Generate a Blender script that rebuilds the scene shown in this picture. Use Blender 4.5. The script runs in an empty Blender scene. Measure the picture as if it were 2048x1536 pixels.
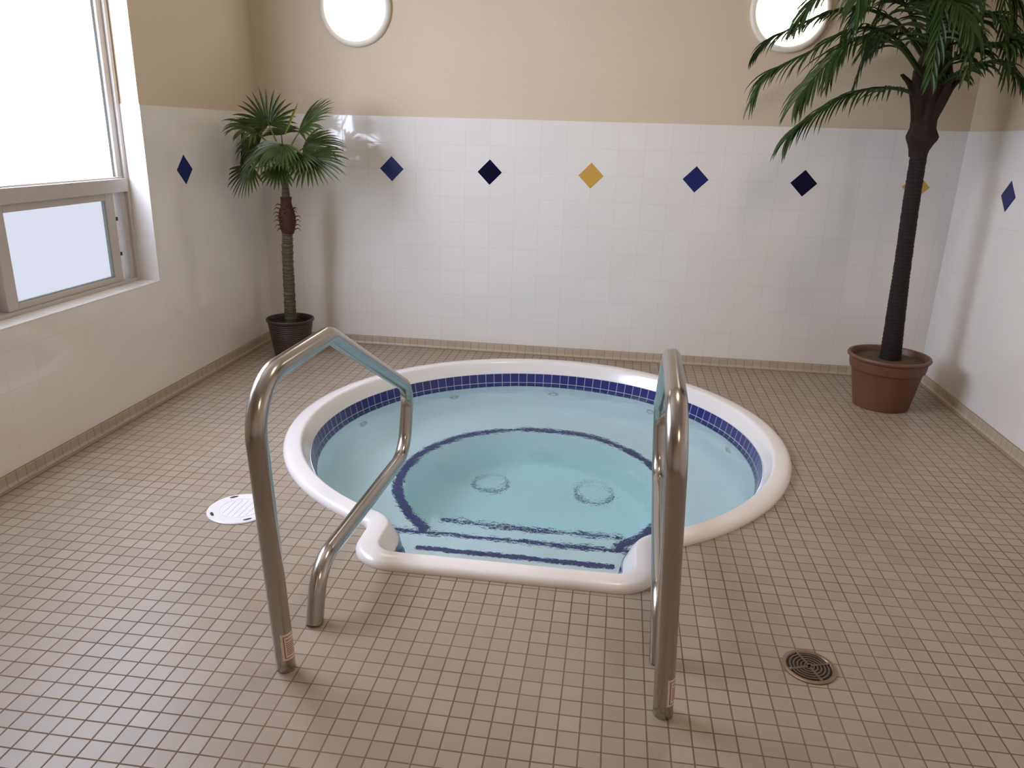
import bpy, math, random
import numpy as np
from mathutils import Vector, Matrix

# ------------------------------------------------------------------ camera, world, exposure
scn = bpy.context.scene
FPX = 1520.0
CAM_Z = 1.3412
R = np.array([[0.9899, -0.1237, -0.0694], [0.1391, 0.9421, 0.3051], [0.0276, -0.3117, 0.9498]])
cd = bpy.data.cameras.new('camera')
cd.sensor_width = 36.0
cd.lens = FPX / 2048.0 * 36.0
cd.clip_start = 0.02
cam = bpy.data.objects.new('camera', cd)
scn.collection.objects.link(cam)
cam.matrix_world = Matrix(((R[0, 0], R[0, 2], -R[0, 1], 0), (R[1, 0], R[1, 2], -R[1, 1], 0),
                           (R[2, 0], R[2, 2], -R[2, 1], CAM_Z), (0, 0, 0, 1)))
scn.camera = cam
w = bpy.data.worlds.new('world'); scn.world = w; w.use_nodes = True
w.node_tree.nodes['Background'].inputs[0].default_value = (0.75, 0.82, 1, 1)
w.node_tree.nodes['Background'].inputs[1].default_value = 1.0
scn.view_settings.view_transform = 'Standard'
scn.view_settings.look = 'None'
scn.view_settings.gamma = 1
scn.view_settings.use_curve_mapping = False
scn.view_settings.exposure = 0.48
try:
    scn.cycles.max_bounces = 10
    scn.cycles.diffuse_bounces = 5
    scn.cycles.transmission_bounces = 8
except Exception:
    pass
WINDOW_UP, WINDOW_LOW = 11.8, 0.66        # radiance of the frosted daylight panes
WALL_LAMP, CEIL_LAMP = 4.0, 34.0

# ------------------------------------------------------------------ room numbers (metres)
XL, XR, YB, YF, ZC = -2.2467, 1.8681, 4.698, -1.7, 2.7
WT = 0.1524                # wall tile pitch
FT = 0.0526                # floor tile pitch
BASE = 0.055
ZT = BASE + 9 * WT         # top of the wall tile
TX0 = -1.3998              # first diamond
FX, FY = 0.0982, 1.4652    # floor grid offset
rng = random.Random(7)
C = scn.collection


def at(px, py, Y):
    d = R @ np.array([(px - 1024) / FPX, 1.0, -(py - 768) / FPX])
    k = Y / d[1]
    return Vector((d[0] * k, Y, CAM_Z + d[2] * k))


# ------------------------------------------------------------------ helpers
def link(o, parent=None):
    C.objects.link(o)
    if parent is not None:
        o.parent = parent
        o.matrix_parent_inverse = Matrix.Translation(-parent.location) if parent.location.length else Matrix()
    return o


def empty(name, label, cat, loc=(0, 0, 0), group=None):
    o = bpy.data.objects.new(name, None)
    o.location = loc
    o.empty_display_size = 0.05
    C.objects.link(o)
    o['label'] = label; o['category'] = cat
    if group: o['group'] = group
    return o


class MB:
    def __init__(s):
        s.v = []; s.f = []; s.uv = {}; s.mi = []; s.cur = 0

    def add(s, vs, fs):
        b = len(s.v)
        s.v += [tuple(float(c) for c in v) for v in vs]
        for f in fs:
            s.f.append([b + i for i in f]); s.mi.append(s.cur)
        return b

    def box(s, x0, x1, y0, y1, z0, z1):
        v = [(x, y, z) for z in (z0, z1) for y in (y0, y1) for x in (x0, x1)]
        s.add(v, [(0, 2, 3, 1), (4, 5, 7, 6), (0, 1, 5, 4), (2, 6, 7, 3), (0, 4, 6, 2), (1, 3, 7, 5)])

    def tube(s, pts, rad, n=16, caps=True):
        pts = [Vector(p) for p in pts]
        if not hasattr(rad, '__len__'): rad = [rad] * len(pts)
        t = [(pts[min(i + 1, len(pts) - 1)] - pts[max(i - 1, 0)]).normalized() for i in range(len(pts))]
        u = t[0].orthogonal().normalized()
        vs = []
        for i, p in enumerate(pts):
            if i:
                u = (u - t[i] * u.dot(t[i])).normalized()
            b = t[i].cross(u)
            for k in range(n):
                a = 2 * math.pi * k / n
                vs.append(p + (u * math.cos(a) + b * math.sin(a)) * rad[i])
        fs = []
        for i in range(len(pts) - 1):
            for k in range(n):
                k2 = (k + 1) % n
                fs.append((i * n + k, i * n + k2, (i + 1) * n + k2, (i + 1) * n + k))
        if caps:
            fs.append(tuple(reversed(range(n))))
            fs.append(tuple((len(pts) - 1) * n + k for k in range(n)))
        s.add(vs, fs)

    def lathe(s, prof, cx=0, cy=0, n=48, capb=False, capt=False, fn=None):
        vs = []
        for r_, z in prof:
            for k in range(n):
                a = 2 * math.pi * k / n
                rr = r_ if fn is None else fn(r_, z, a)
                vs.append((cx + rr * math.cos(a), cy + rr * math.sin(a), z))
        fs = []
        for i in range(len(prof) - 1):
            for k in range(n):
                k2 = (k + 1) % n
                fs.append((i * n + k, i * n + k2, (i + 1) * n + k2, (i + 1) * n + k))
        if capb: fs.append(tuple(reversed(range(n))))
        if capt: fs.append(tuple((len(prof) - 1) * n + k for k in range(n)))
        s.add(vs, fs)

    def loft(s, rings, capend=False, capstart=False, flip=False):
        n = len(rings[0]); vs = [p for r_ in rings for p in r_]; fs = []
        for i in range(len(rings) - 1):
            for k in range(n):
                k2 = (k + 1) % n
                f = (i * n + k, i * n + k2, (i + 1) * n + k2, (i + 1) * n + k)
                fs.append(tuple(reversed(f)) if flip else f)
        if capend: fs.append(tuple((len(rings) - 1) * n + k for k in range(n)))
        if capstart: fs.append(tuple(reversed(range(n))))
        return s.add(vs, fs)

    def build(s, name, mats, parent=None, smooth=None, bevel=0, origin=None):
        me = bpy.data.meshes.new(name)
        vs = s.v
        if origin is not None:
            vs = [(a - origin[0], b - origin[1], c - origin[2]) for a, b, c in vs]
        me.from_pydata(vs, [], s.f); me.validate(); me.update()
        if not isinstance(mats, (list, tuple)): mats = [mats]
        for m in mats: me.materials.append(m)
        if len(mats) > 1 and len(me.polygons) == len(s.mi):
            for p, i in zip(me.polygons, s.mi): p.material_index = i
        if smooth is not None:
            for p in me.polygons: p.use_smooth = True
            me.set_sharp_from_angle(angle=math.radians(smooth))
        o = bpy.data.objects.new(name, me)
        if origin is not None: o.location = origin
        link(o, parent)
        if bevel:
            b = o.modifiers.new('bevel', 'BEVEL'); b.width = bevel; b.segments = 2; b.limit_method = 'ANGLE'
        return o


def struct(o):
    o['kind'] = 'structure'
    return o


def tag(o, label, cat, group=None):
    o['label'] = label; o['category'] = cat
    if group: o['group'] = group
    return o


# ------------------------------------------------------------------ material helpers
class N:
    def __init__(s, name):
        s.m = bpy.data.materials.new(name); s.m.use_nodes = True
        s.t = s.m.node_tree; s.t.nodes.clear()
        s.out = s.t.nodes.new('ShaderNodeOutputMaterial')

    def node(s, typ, **kw):
        n = s.t.nodes.new(typ)
        for k, v in kw.items(): setattr(n, k, v)
        return n

    def set(s, sock, val):
        if isinstance(val, bpy.types.NodeSocket): s.t.links.new(val, sock)
        elif isinstance(val, (tuple, list)) and len(val) == 3 and sock.type == 'RGBA': sock.default_value = (*val, 1)
        else: sock.default_value = val

    def math(s, op, a, b=0.0, c=None, clamp=False):
        n = s.node('ShaderNodeMath', operation=op, use_clamp=clamp)
        s.set(n.inputs[0], a); s.set(n.inputs[1], b)
        if c is not None: s.set(n.inputs[2], c)
        return n.outputs[0]

    def mix(s, fac, a, b):
        n = s.node('ShaderNodeMix', data_type='RGBA')
        s.set(n.inputs[0], fac); s.set(n.inputs[6], a); s.set(n.inputs[7], b)
        return n.outputs[2]

    def noise(s, vec, scale, detail=2.0, rough=0.5):
        n = s.node('ShaderNodeTexNoise')
        s.t.links.new(vec, n.inputs['Vector']); n.inputs['Scale'].default_value = scale
        n.inputs['Detail'].default_value = detail; n.inputs['Roughness'].default_value = rough
        return n.outputs['Fac']

    def ramp(s, fac, stops):
        n = s.node('ShaderNodeValToRGB'); s.set(n.inputs[0], fac)
        e = n.color_ramp.elements
        while len(e) < len(stops): e.new(0.5)
        for el, (p, c) in zip(e, stops): el.position = p; el.color = (*c, 1)
        return n.outputs[0]

    def obj(s):
        return s.node('ShaderNodeTexCoord').outputs['Object']

    def xyz(s, vec):
        n = s.node('ShaderNodeSeparateXYZ'); s.t.links.new(vec, n.inputs[0]); return n.outputs

    def comb(s, a, b, c=0.0):
        n = s.node('ShaderNodeCombineXYZ')
        for i, q in enumerate((a, b, c)): s.set(n.inputs[i], q)
        return n.outputs[0]

    def bump(s, h, strength=0.3, dist=0.002):
        n = s.node('ShaderNodeBump'); s.set(n.inputs['Height'], h)
        n.inputs['Strength'].default_value = strength; n.inputs['Distance'].default_value = dist
        return n.outputs[0]

    def pbr(s, color, rough=0.5, metal=0.0, normal=None, spec=0.5, coat=0.0, trans=0.0):
        p = s.node('ShaderNodeBsdfPrincipled')
        s.set(p.inputs['Base Color'], color); s.set(p.inputs['Roughness'], rough)
        s.set(p.inputs['Metallic'], metal); p.inputs['Specular IOR Level'].default_value = spec
        p.inputs['Coat Weight'].default_value = coat
        if normal is not None: s.t.links.new(normal, p.inputs['Normal'])
        s.t.links.new(p.outputs[0], s.out.inputs[0])
        return p


def simple(name, color, rough=0.5, metal=0.0, spec=0.5, coat=0.0, vary=0.0, vscale=20, bump=0.0, bscale=60):
    n = N(name); v = n.obj(); col = color
    if vary:
        f = n.noise(v, vscale, 4)
        col = n.mix(f, tuple(c * (1 - vary) for c in color), tuple(min(1, c * (1 + vary)) for c in color))
    nm = n.bump(n.noise(v, bscale, 3), bump, 0.002) if bump else None
    n.pbr(col, rough, metal, nm, spec, coat)
    return n.m


def emit(name, color, strength):
    n = N(name); e = n.node('ShaderNodeEmission')
    e.inputs[0].default_value = (*color, 1); e.inputs[1].default_value = strength
    n.t.links.new(e.outputs[0], n.out.inputs[0])
    return n.m


def tiles(name, axes, pitch, offs, grout_w, tile_c, tile_c2, grout_c, rough=0.35, bump=0.6, wob=0.0, spec=0.5, vary=1.0, stain=None, lip=0.0012, grout_vary=0.0):
    """square tiles laid in the object's own coordinates (axes 'xy', 'xz', 'yz') or along its UV map"""
    n = N(name)
    if axes == 'uv':
        vec = n.node('ShaderNodeUVMap').outputs[0]; s_ = n.xyz(vec); u, v = s_[0], s_[1]
    else:
        vec = n.obj(); s_ = n.xyz(vec); u, v = s_['xyz'.index(axes[0])], s_['xyz'.index(axes[1])]
    pv = n.comb(u, v)
    if wob:
        wa = n.noise(pv, 1.7, 3); wb = n.noise(n.comb(v, u, 3.3), 1.7, 3)
        u2 = n.math('ADD', u, n.math('MULTIPLY', n.math('SUBTRACT', wa, 0.5), wob))
        v2 = n.math('ADD', v, n.math('MULTIPLY', n.math('SUBTRACT', wb, 0.5), wob))
    else: u2, v2 = u, v
    cu = n.math('DIVIDE', n.math('SUBTRACT', u2, offs[0]), pitch)
    cv = n.math('DIVIDE', n.math('SUBTRACT', v2, offs[1]), pitch)
    iu, iv = n.math('FLOOR', cu), n.math('FLOOR', cv)
    fu, fv = n.math('FRACT', n.math('ADD', cu, 100.0)), n.math('FRACT', n.math('ADD', cv, 100.0))
    du = n.math('MINIMUM', fu, n.math('SUBTRACT', 1.0, fu)); dv = n.math('MINIMUM', fv, n.math('SUBTRACT', 1.0, fv))
    d = n.math('MINIMUM', du, dv)
    g = grout_w / pitch / 2
    mr = n.node('ShaderNodeMapRange', interpolation_type='SMOOTHSTEP')
    n.set(mr.inputs['Value'], d); mr.inputs['From Min'].default_value = g * 0.7; mr.inputs['From Max'].default_value = g * 1.5
    m = mr.outputs[0]
    wn = n.node('ShaderNodeTexWhiteNoise', noise_dimensions='2D'); n.set(wn.inputs['Vector'], n.comb(iu, iv))
    big = n.noise(pv, 0.9, 2)
    fac = n.math('ADD', n.math('MULTIPLY', wn.outputs['Value'], 0.6 * vary), n.math('MULTIPLY', big, 0.45), clamp=True)
    col = n.mix(fac, tile_c, tile_c2)
    col = n.mix(n.math('MULTIPLY', n.noise(pv, 260, 2), 0.22), col, tuple(c * 0.6 for c in tile_c))
    if stain is not None:
        sn = n.ramp(n.noise(n.comb(u, v, 9.0), 1.3, 4, 0.6), [(0.52, (0, 0, 0)), (0.72, (1, 1, 1))])
        col = n.mix(n.math('MULTIPLY', sn, 0.35), col, stain)
    gc = grout_c
    if grout_vary:
        gc = n.mix(n.ramp(n.noise(pv, 2.2, 3, 0.6), [(0.4, (0, 0, 0)), (0.62, (1, 1, 1))]), grout_c, tuple(c * grout_vary for c in grout_c))
    col = n.mix(m, gc, col)
    h = n.math('ADD', m, n.math('MULTIPLY', n.math('ADD', fu, fv), n.math('MULTIPLY', n.math('SUBTRACT', wn.outputs['Value'], 0.5), 0.35)))
    r_ = n.math('ADD', n.math('MULTIPLY', n.math('SUBTRACT', 1.0, m), 0.4), rough)
    n.pbr(col, r_, 0, n.bump(h, bump, lip), spec)
    return n.m


M = {}
M['floor'] = tiles('floor_tile', 'xy', FT, (FX, FY), 0.0033, (0.335, 0.275, 0.21), (0.415, 0.355, 0.285), (0.155, 0.102, 0.068), 0.34, 0.7, 0.007, 0.22,
                   stain=(0.33, 0.24, 0.145), grout_vary=1.5)
WA, WB, WG = (0.79, 0.755, 0.71), (0.82, 0.79, 0.75), (0.67, 0.635, 0.585)
M['tile_back'] = tiles('white_wall_tile_back', 'xz', WT, (TX0, BASE), 0.0028, WA, WB, WG, 0.07, 0.16, 0.0, lip=0.0007)
M['tile_side'] = tiles('white_wall_tile_side', 'yz', WT, (3.82, BASE), 0.0028, WA, WB, WG, 0.07, 0.16, 0.0, lip=0.0007)
M['tile_jamb'] = tiles('white_wall_tile_jamb', 'xz', WT, (-2.40, BASE), 0.0028, WA, WB, WG, 0.07, 0.16, 0.0, lip=0.0007)
M['tile_sill'] = tiles('white_wall_tile_sill', 'xy', WT, (-2.40, 3.82), 0.0028, WA, WB, WG, 0.07, 0.16, 0.0, lip=0.0007)
BA, BB, BG = (0.44, 0.37, 0.27), (0.52, 0.45, 0.35), (0.31, 0.24, 0.17)
M['base_x'] = tiles('beige_base_tile_long', 'xz', 0.0508, (TX0, 0.004), 0.003, BA, BB, BG, 0.35, 0.4)
M['base_y'] = tiles('beige_base_tile_side', 'yz', 0.0508, (3.82, 0.004), 0.003, BA, BB, BG, 0.35, 0.4)


def paint():
    n = N('cream_orange_peel_paint'); v = n.obj()
    col = n.mix(n.noise(v, 3.0, 4), (0.60, 0.50, 0.355), (0.65, 0.55, 0.40))
    h = n.math('ADD', n.noise(v, 85, 3), n.math('MULTIPLY', n.noise(v, 260, 2), 0.5))
    n.pbr(col, 0.55, 0, n.bump(h, 0.5, 0.003), 0.35)
    return n.m


M['paint'] = paint()
M['ceiling'] = simple('ceiling_paint', (0.55, 0.49, 0.40), 0.8, bump=0.3, bscale=90)
M['blue'] = simple('cobalt_glazed_tile', (0.014, 0.020, 0.12), 0.3, spec=0.25, coat=0.0, vary=0.15, vscale=8)
M['navy'] = simple('navy_glazed_tile', (0.002, 0.002, 0.022), 0.3, spec=0.15, coat=0.0, vary=0.15, vscale=8)
M['ochre'] = simple('ochre_glazed_tile', (0.56, 0.33, 0.06), 0.15, coat=0.4, vary=0.1, vscale=8)
M['vinyl'] = simple('window_frame_vinyl', (0.50, 0.46, 0.42), 0.35, vary=0.05)
M['vinyl_white'] = simple('window_track_plastic', (0.80, 0.78, 0.76), 0.4, vary=0.03)
M['gasket'] = simple('glazing_gasket', (0.30, 0.36, 0.34), 0.5)
M['dark'] = simple('dark_opening', (0.012, 0.010, 0.010), 0.6)
M['steel'] = None
n_ = N('brushed_stainless_steel'); v_ = n_.obj(); s_ = n_.xyz(v_)
h_ = n_.noise(n_.comb(n_.math('MULTIPLY', s_[0], 900.0), n_.math('MULTIPLY', s_[1], 900.0), n_.math('MULTIPLY', s_[2], 30.0)), 1.0, 2)
n_.pbr(n_.mix(n_.noise(v_, 5, 3), (0.40, 0.37, 0.34), (0.50, 0.47, 0.44)), n_.math('ADD', n_.math('MULTIPLY', h_, 0.08), 0.17), 1.0, None)
M['steel'] = n_.m
M['acrylic'] = simple('white_acrylic_coping', (0.83, 0.79, 0.77), 0.22, coat=0.25, vary=0.02, vscale=4)
M['plaster'] = simple('pale_blue_pool_plaster', (0.86, 0.94, 0.96), 0.6, vary=0.06, vscale=3, bump=0.15, bscale=30)
M['band'] = tiles('cobalt_waterline_tile', 'uv', 0.0508, (0, 0), 0.003, (0.020, 0.026, 0.15), (0.035, 0.040, 0.21), (0.42, 0.42, 0.52), 0.12, 0.5)
M['trim'] = simple('navy_step_edge_tile', (0.006, 0.022, 0.17), 0.2, vary=0.5, vscale=40)
M['jet'] = simple('grey_jet_plastic', (0.50, 0.56, 0.52), 0.4)
M['drainring'] = simple('grey_green_seam', (0.04, 0.10, 0.11), 0.5)
M['lid'] = simple('white_lid_plastic', (0.80, 0.78, 0.78), 0.35, vary=0.03, bump=0.15, bscale=40)
M['grate'] = simple('worn_drain_metal', (0.20, 0.16, 0.125), 0.38, 0.7, vary=0.3, vscale=60)
M['grateframe'] = simple('tarnished_drain_rim', (0.27, 0.20, 0.15), 0.4, 0.6, vary=0.25, vscale=50)
M['sticker'] = simple('cream_sticker_paper', (0.74, 0.66, 0.55), 0.5)
M['red_ink'] = simple('red_sticker_ink', (0.34, 0.05, 0.03), 0.5)
M['wicker'] = simple('dark_brown_ribbed_pot', (0.040, 0.024, 0.018), 0.5, vary=0.4, vscale=30, bump=0.5, bscale=120)
M['terra'] = simple('brown_plastic_pot', (0.145, 0.058, 0.036), 0.45, vary=0.12, vscale=6)
M['soil'] = simple('moss_and_soil', (0.075, 0.052, 0.022), 0.95, vary=0.7, vscale=45, bump=1.0, bscale=70)
M['soil_dark'] = simple('dark_pot_filling', (0.010, 0.008, 0.007), 0.95, bump=0.8, bscale=60)


def leaf(name, a, b, c, rough=0.42):
    n = N(name); v = n.obj()
    col = n.mix(n.noise(v, 7, 3), a, b)
    col = n.mix(n.math('MULTIPLY', n.noise(v, 31, 2), 0.55), col, c)
    p = n.pbr(col, rough, 0, None, 0.4)
    tr = n.node('ShaderNodeBsdfTranslucent'); n.set(tr.inputs[0], col)
    mx = n.node('ShaderNodeMixShader'); mx.inputs[0].default_value = 0.18
    n.t.links.new(p.outputs[0], mx.inputs[1]); n.t.links.new(tr.outputs[0], mx.inputs[2])
    n.t.links.new(mx.outputs[0], n.out.inputs[0])
    return n.m


M['fan'] = leaf('fan_leaf_green', (0.028, 0.055, 0.008), (0.085, 0.115, 0.018), (0.008, 0.018, 0.006))
M['petiole'] = leaf('yellow_green_petiole', (0.20, 0.22, 0.035), (0.12, 0.16, 0.03), (0.16, 0.12, 0.03))
M['feather'] = leaf('feather_leaf_green', (0.022, 0.060, 0.014), (0.055, 0.105, 0.022), (0.010, 0.030, 0.010))


def trunkmat(name, a, b, ring, scale):
    n = N(name); v = n.obj(); s = n.xyz(v)
    z = n.math('ADD', n.math('MULTIPLY', s[2], scale), n.math('MULTIPLY', n.noise(v, 14, 3), 1.5))
    sw = n.math('FRACT', z)
    col = n.mix(n.noise(v, 60, 4, 0.7), a, b)
    col = n.mix(n.math('MULTIPLY', n.math('LESS_THAN', sw, 0.22), 0.7), col, ring)
    n.pbr(col, 0.75, 0, n.bump(n.math('ADD', sw, n.noise(v, 130, 3)), 0.9, 0.006), 0.3)
    return n.m


M['trunk_green'] = trunkmat('grey_green_trunk', (0.085, 0.075, 0.045), (0.15, 0.13, 0.085), (0.03, 0.026, 0.018), 45)
M['trunk_dark'] = trunkmat('dark_brown_trunk', (0.016, 0.010, 0.011), (0.036, 0.024, 0.024), (0.008, 0.006, 0.006), 55)
M['husk_red'] = simple('rust_brown_husk', (0.055, 0.014, 0.008), 0.8, vary=0.6, vscale=50, bump=1.0, bscale=90)
M['husk_dark'] = simple('dark_red_brown_husk', (0.020, 0.007, 0.005), 0.8, vary=0.5, vscale=30, bump=1.0, bscale=70)
M['pane_up'] = emit('bright_daylight_frosted_pane', (0.73, 0.80, 1.0), WINDOW_UP)
M['pane_side'] = emit('dimmer_daylight_frosted_pane', (0.73, 0.80, 1.0), 1.6)
M['lamp'] = emit('lit_wall_lamp_glass', (1.0, 0.93, 0.80), WALL_LAMP)
M['ceil_lamp'] = emit('lit_ceiling_lamp_glass', (1.0, 0.80, 0.54), CEIL_LAMP)
M['lamp_trim'] = simple('ivory_lamp_trim', (0.74, 0.70, 0.60), 0.4)


def lowpane():
    n = N('dim_daylight_frosted_pane'); v = n.obj(); s = n.xyz(v)
    e = n.node('ShaderNodeEmission')
    e.inputs[0].default_value = (0.80, 0.83, 0.96, 1)
    e.inputs[1].default_value = WINDOW_LOW
    g = n.node('ShaderNodeBsdfGlossy'); g.inputs['Roughness'].default_value = 0.25
    mx = n.node('ShaderNodeMixShader'); mx.inputs[0].default_value = 0.06
    n.t.links.new(e.outputs[0], mx.inputs[1]); n.t.links.new(g.outputs[0], mx.inputs[2])
    n.t.links.new(mx.outputs[0], n.out.inputs[0])
    return n.m


M['pane_low'] = lowpane()


def water():
    n = N('spa_water'); v = n.obj()
    h = n.math('ADD', n.math('MULTIPLY', n.noise(v, 4.5, 2), 0.8), n.math('MULTIPLY', n.noise(v, 36, 3, 0.6), 0.135))
    g = n.node('ShaderNodeBsdfGlass'); g.inputs['IOR'].default_value = 1.33; g.inputs['Roughness'].default_value = 0.0
    g.inputs['Color'].default_value = (1, 1, 1, 1)
    n.t.links.new(n.bump(h, 1.0, 0.010), g.inputs['Normal'])
    n.t.links.new(g.outputs[0], n.out.inputs[0])
    a = n.node('ShaderNodeVolumeAbsorption'); a.inputs[0].default_value = (0.04, 0.86, 0.93, 1); a.inputs[1].default_value = 0.24
    n.t.links.new(a.outputs[0], n.out.inputs[1])
    return n.m


M['water'] = water()

# ------------------------------------------------------------------ hot tub outline
CX, CY, R0 = -0.3216, 3.369, 1.159
BXC, BHW, BY0, BY1, BR = -0.298, 0.506, 2.060, 3.40, 0.145
th = list(np.radians(np.arange(-45, 225, 0.6))) + list(np.radians(np.arange(-135, -45, 0.15)))
for x_, y_ in ((XL, YF), (XR, YF), (XL, YB), (XR, YB)):
    a_ = math.atan2(y_ - CY, x_ - CX)
    if a_ < math.radians(-135): a_ += 2 * math.pi
    th.append(a_)
th = np.array(sorted(th))


def sdf(x, y, k=0.06):
    a = np.hypot(x - CX, y - CY) - R0
    qx = np.abs(x - BXC) - (BHW - BR); qy = np.abs(y - (BY0 + BY1) / 2) - ((BY1 - BY0) / 2 - BR)
    b = np.hypot(np.maximum(qx, 0), np.maximum(qy, 0)) + np.minimum(np.maximum(qx, qy), 0) - BR
    h = np.maximum(k - np.abs(a - b), 0) / k
    return np.minimum(a, b) - h * h * k / 4


def outline(d, z):
    k = 0.025 + 0.65 * max(-d, 0)
    lo = np.full_like(th, 0.3); hi = np.full_like(th, 2.2)
    c, s = np.cos(th), np.sin(th)
    for _ in range(40):
        mid = (lo + hi) / 2
        f = sdf(CX + mid * c, CY + mid * s, k) > d
        hi = np.where(f, mid, hi); lo = np.where(f, lo, mid)
    return [(CX + a * ca, CY + a * sa, z) for a, ca, sa in zip(lo, c, s)]


# ------------------------------------------------------------------ the room
mb = MB()
inner = outline(-0.03, 0.0)
outer = []
for a in th:
    c, s = math.cos(a), math.sin(a)
    k = min(((XR - CX) / c) if c > 1e-9 else 1e9, ((XL - CX) / c) if c < -1e-9 else 1e9,
            ((YB - CY) / s) if s > 1e-9 else 1e9, ((YF - CY) / s) if s < -1e-9 else 1e9)
    outer.append((CX + k * c, CY + k * s, 0.0))
inner_low = [(x, y, -0.04) for x, y, z in inner]
mb.loft([inner_low, inner, outer], flip=True)
floor = struct(mb.build('floor', M['floor']))

mb = MB(); mb.box(XL, XR, YF, YB, ZC, ZC + 0.08)
struct(mb.build('ceiling', M['ceiling']))

TT = 0.007   # tile thickness in front of the painted wall


def wall(name, bx, tilebx, tmat):
    m_ = MB()
    for b in bx: m_.box(*b)
    wo = struct(m_.build(name, M['paint']))
    m_ = MB()
    for b in tilebx: m_.box(*b)
    m_.build('tile_panel', tmat, wo)
    return wo


wb = wall('wall_back', [(XL - 0.2, XR + 0.2, YB + TT, YB + 0.2, 0, ZC)], [(XL, XR, YB, YB + TT, BASE, ZT)], M['tile_back'])
wr = wall('wall_right', [(XR + TT, XR + 0.2, YF, YB + TT, 0, ZC)], [(XR, XR + TT, YF, YB, BASE, ZT)], M['tile_side'])
wf = wall('wall_front', [(XL - 0.2, XR + 0.2, YF - 0.2, YF, 0, ZC)], [(XL, XR, YF - 0.001, YF + TT, BASE, ZT)], M['tile_back'])
WY0, WY1, WZ0, WZ1 = 1.45, 3.49, 0.600, 2.28
wl = wall('wall_left',
          [(XL - 0.2, XL - TT, YF, YB + TT, 0, WZ0 - TT), (XL - 0.2, XL - TT, YF, YB + TT, WZ1, ZC),
           (XL - 0.2, XL - TT, YF, WY0 - TT, WZ0 - TT, WZ1), (XL - 0.2, XL - TT, WY1 + TT, YB + TT, WZ0 - TT, WZ1)],
          [(XL - TT, XL, YF, YB, BASE, WZ0 - TT), (XL - TT, XL, YF, WY0 - TT, WZ0 - TT, ZT), (XL - TT, XL, WY1 + TT, YB, WZ0 - TT, ZT)], M['tile_side'])

# accent diamonds set into the tile
HD = 0.0745


def diamond(parent, p, axis, mat, lab):
    m_ = MB(); e = 0.0018; t = 0.004
    pts = [(0, -HD), (HD, 0), (0, HD), (-HD, 0)]
    pin = [(a * 0.965, b * 0.965) for a, b in pts]
    def P(a, b, d):
        if axis == 'back': return (p[0] + a, p[1] - d, p[2] + b)
        if axis == 'left': return (p[0] + d, p[1] + a, p[2] + b)
        return (p[0] - d, p[1] + a, p[2] + b)
    vs = [P(a, b, -0.001) for a, b in pts] + [P(a, b, e * 0.4) for a, b in pts] + [P(a, b, e) for a, b in pin]
    fs = [(i, (i + 1) % 4, 4 + (i + 1) % 4, 4 + i) for i in range(4)] + [(4 + i, 4 + (i + 1) % 4, 8 + (i + 1) % 4, 8 + i) for i in range(4)] + [(8, 9, 10, 11)]
    m_.add(vs, fs)
    o = m_.build('diamond_tile', M[mat], parent); o['label'] = lab
    return o


ZD = ZT - 2 * WT
for i, (m_, lab) in enumerate([('blue', 'blue diamond accent tile nearest the fan palm'), ('navy', 'near-black navy diamond accent tile left of the yellow one'),
                               ('ochre', 'mustard yellow diamond accent tile in mid wall'), ('blue', 'blue diamond accent tile right of the yellow one'),
                               ('navy', 'near-black navy diamond accent tile beside the tall palm'), ('ochre', 'mustard yellow diamond accent tile behind the tall palm trunk')]):
    diamond(wb, (TX0 + i * 4 * WT, YB, ZD), 'back', m_, lab)
diamond(wl, (XL, 3.82, ZD), 'left', 'blue', 'blue diamond accent tile on the window wall')
diamond(wr, (XR, 4.095, ZD), 'right', 'blue', 'blue diamond accent tile on the right wall')


def cove(name, p0, p1, inward, mat):
    """base tile strip with a small cove at its foot"""
    m_ = MB(); prof = [(0.0, BASE), (0.006, BASE - 0.001), (0.008, BASE - 0.004), (0.008, 0.016), (0.011, 0.008), (0.018, 0.0035), (0.026, 0.0015), (0.0, 0.0015)]
    vs = []
    for p in (p0, p1):
        for a, z in prof: vs.append((p[0] + inward[0] * a, p[1] + inward[1] * a, z))
    k = len(prof)
    fs = [(i, (i + 1) % k, k + (i + 1) % k, k + i) for i in range(k)] + [tuple(range(k)), tuple(range(2 * k - 1, k - 1, -1))]
    m_.add(vs, fs)
    return struct(m_.build(name, mat))


cove('baseboard_back', (XL, YB), (XR, YB), (0, -1), M['base_x'])
cove('baseboard_left', (XL, YF), (XL, YB - 0.008), (1, 0), M['base_y'])
cove('baseboard_right', (XR, YF), (XR, YB - 0.008), (-1, 0), M['base_y'])
cove('baseboard_front', (XL, YF + TT), (XR, YF + TT), (0, 1), M['base_x'])

# ------------------------------------------------------------------ window in the left wall
FXf, FXb = -2.347, -2.43      # front and back of the frame
m_ = MB()
m_.box(FXb, FXf, WY0, WY1, WZ0, WZ0 + 0.016)
m_.box(FXb, FXf, WY0, WY1, WZ1 - 0.05, WZ1)
m_.box(FXb, FXf, WY1 - 0.022, WY1, WZ0 + 0.016, WZ1 - 0.05)
m_.box(FXb, FXf, WY0, WY0 + 0.03, WZ0 + 0.016, WZ1 - 0.05)
m_.box(FXb, FXf - 0.014, WY1 - 0.060, WY1 - 0.022, WZ0 + 0.016, WZ1 - 0.05)
win = struct(m_.build('window_1', M['vinyl'], bevel=0.0015))
m_ = MB(); m_.box(FXb, FXf + 0.004, WY0 + 0.03, WY1 - 0.018, 1.030, 1.092); m_.box(FXb, FXf - 0.012, WY0 + 0.03, WY1 - 0.022, 1.092, 1.100)
m_.build('transom_rail', M['vinyl'], win, bevel=0.002)
m_ = MB()
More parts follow.
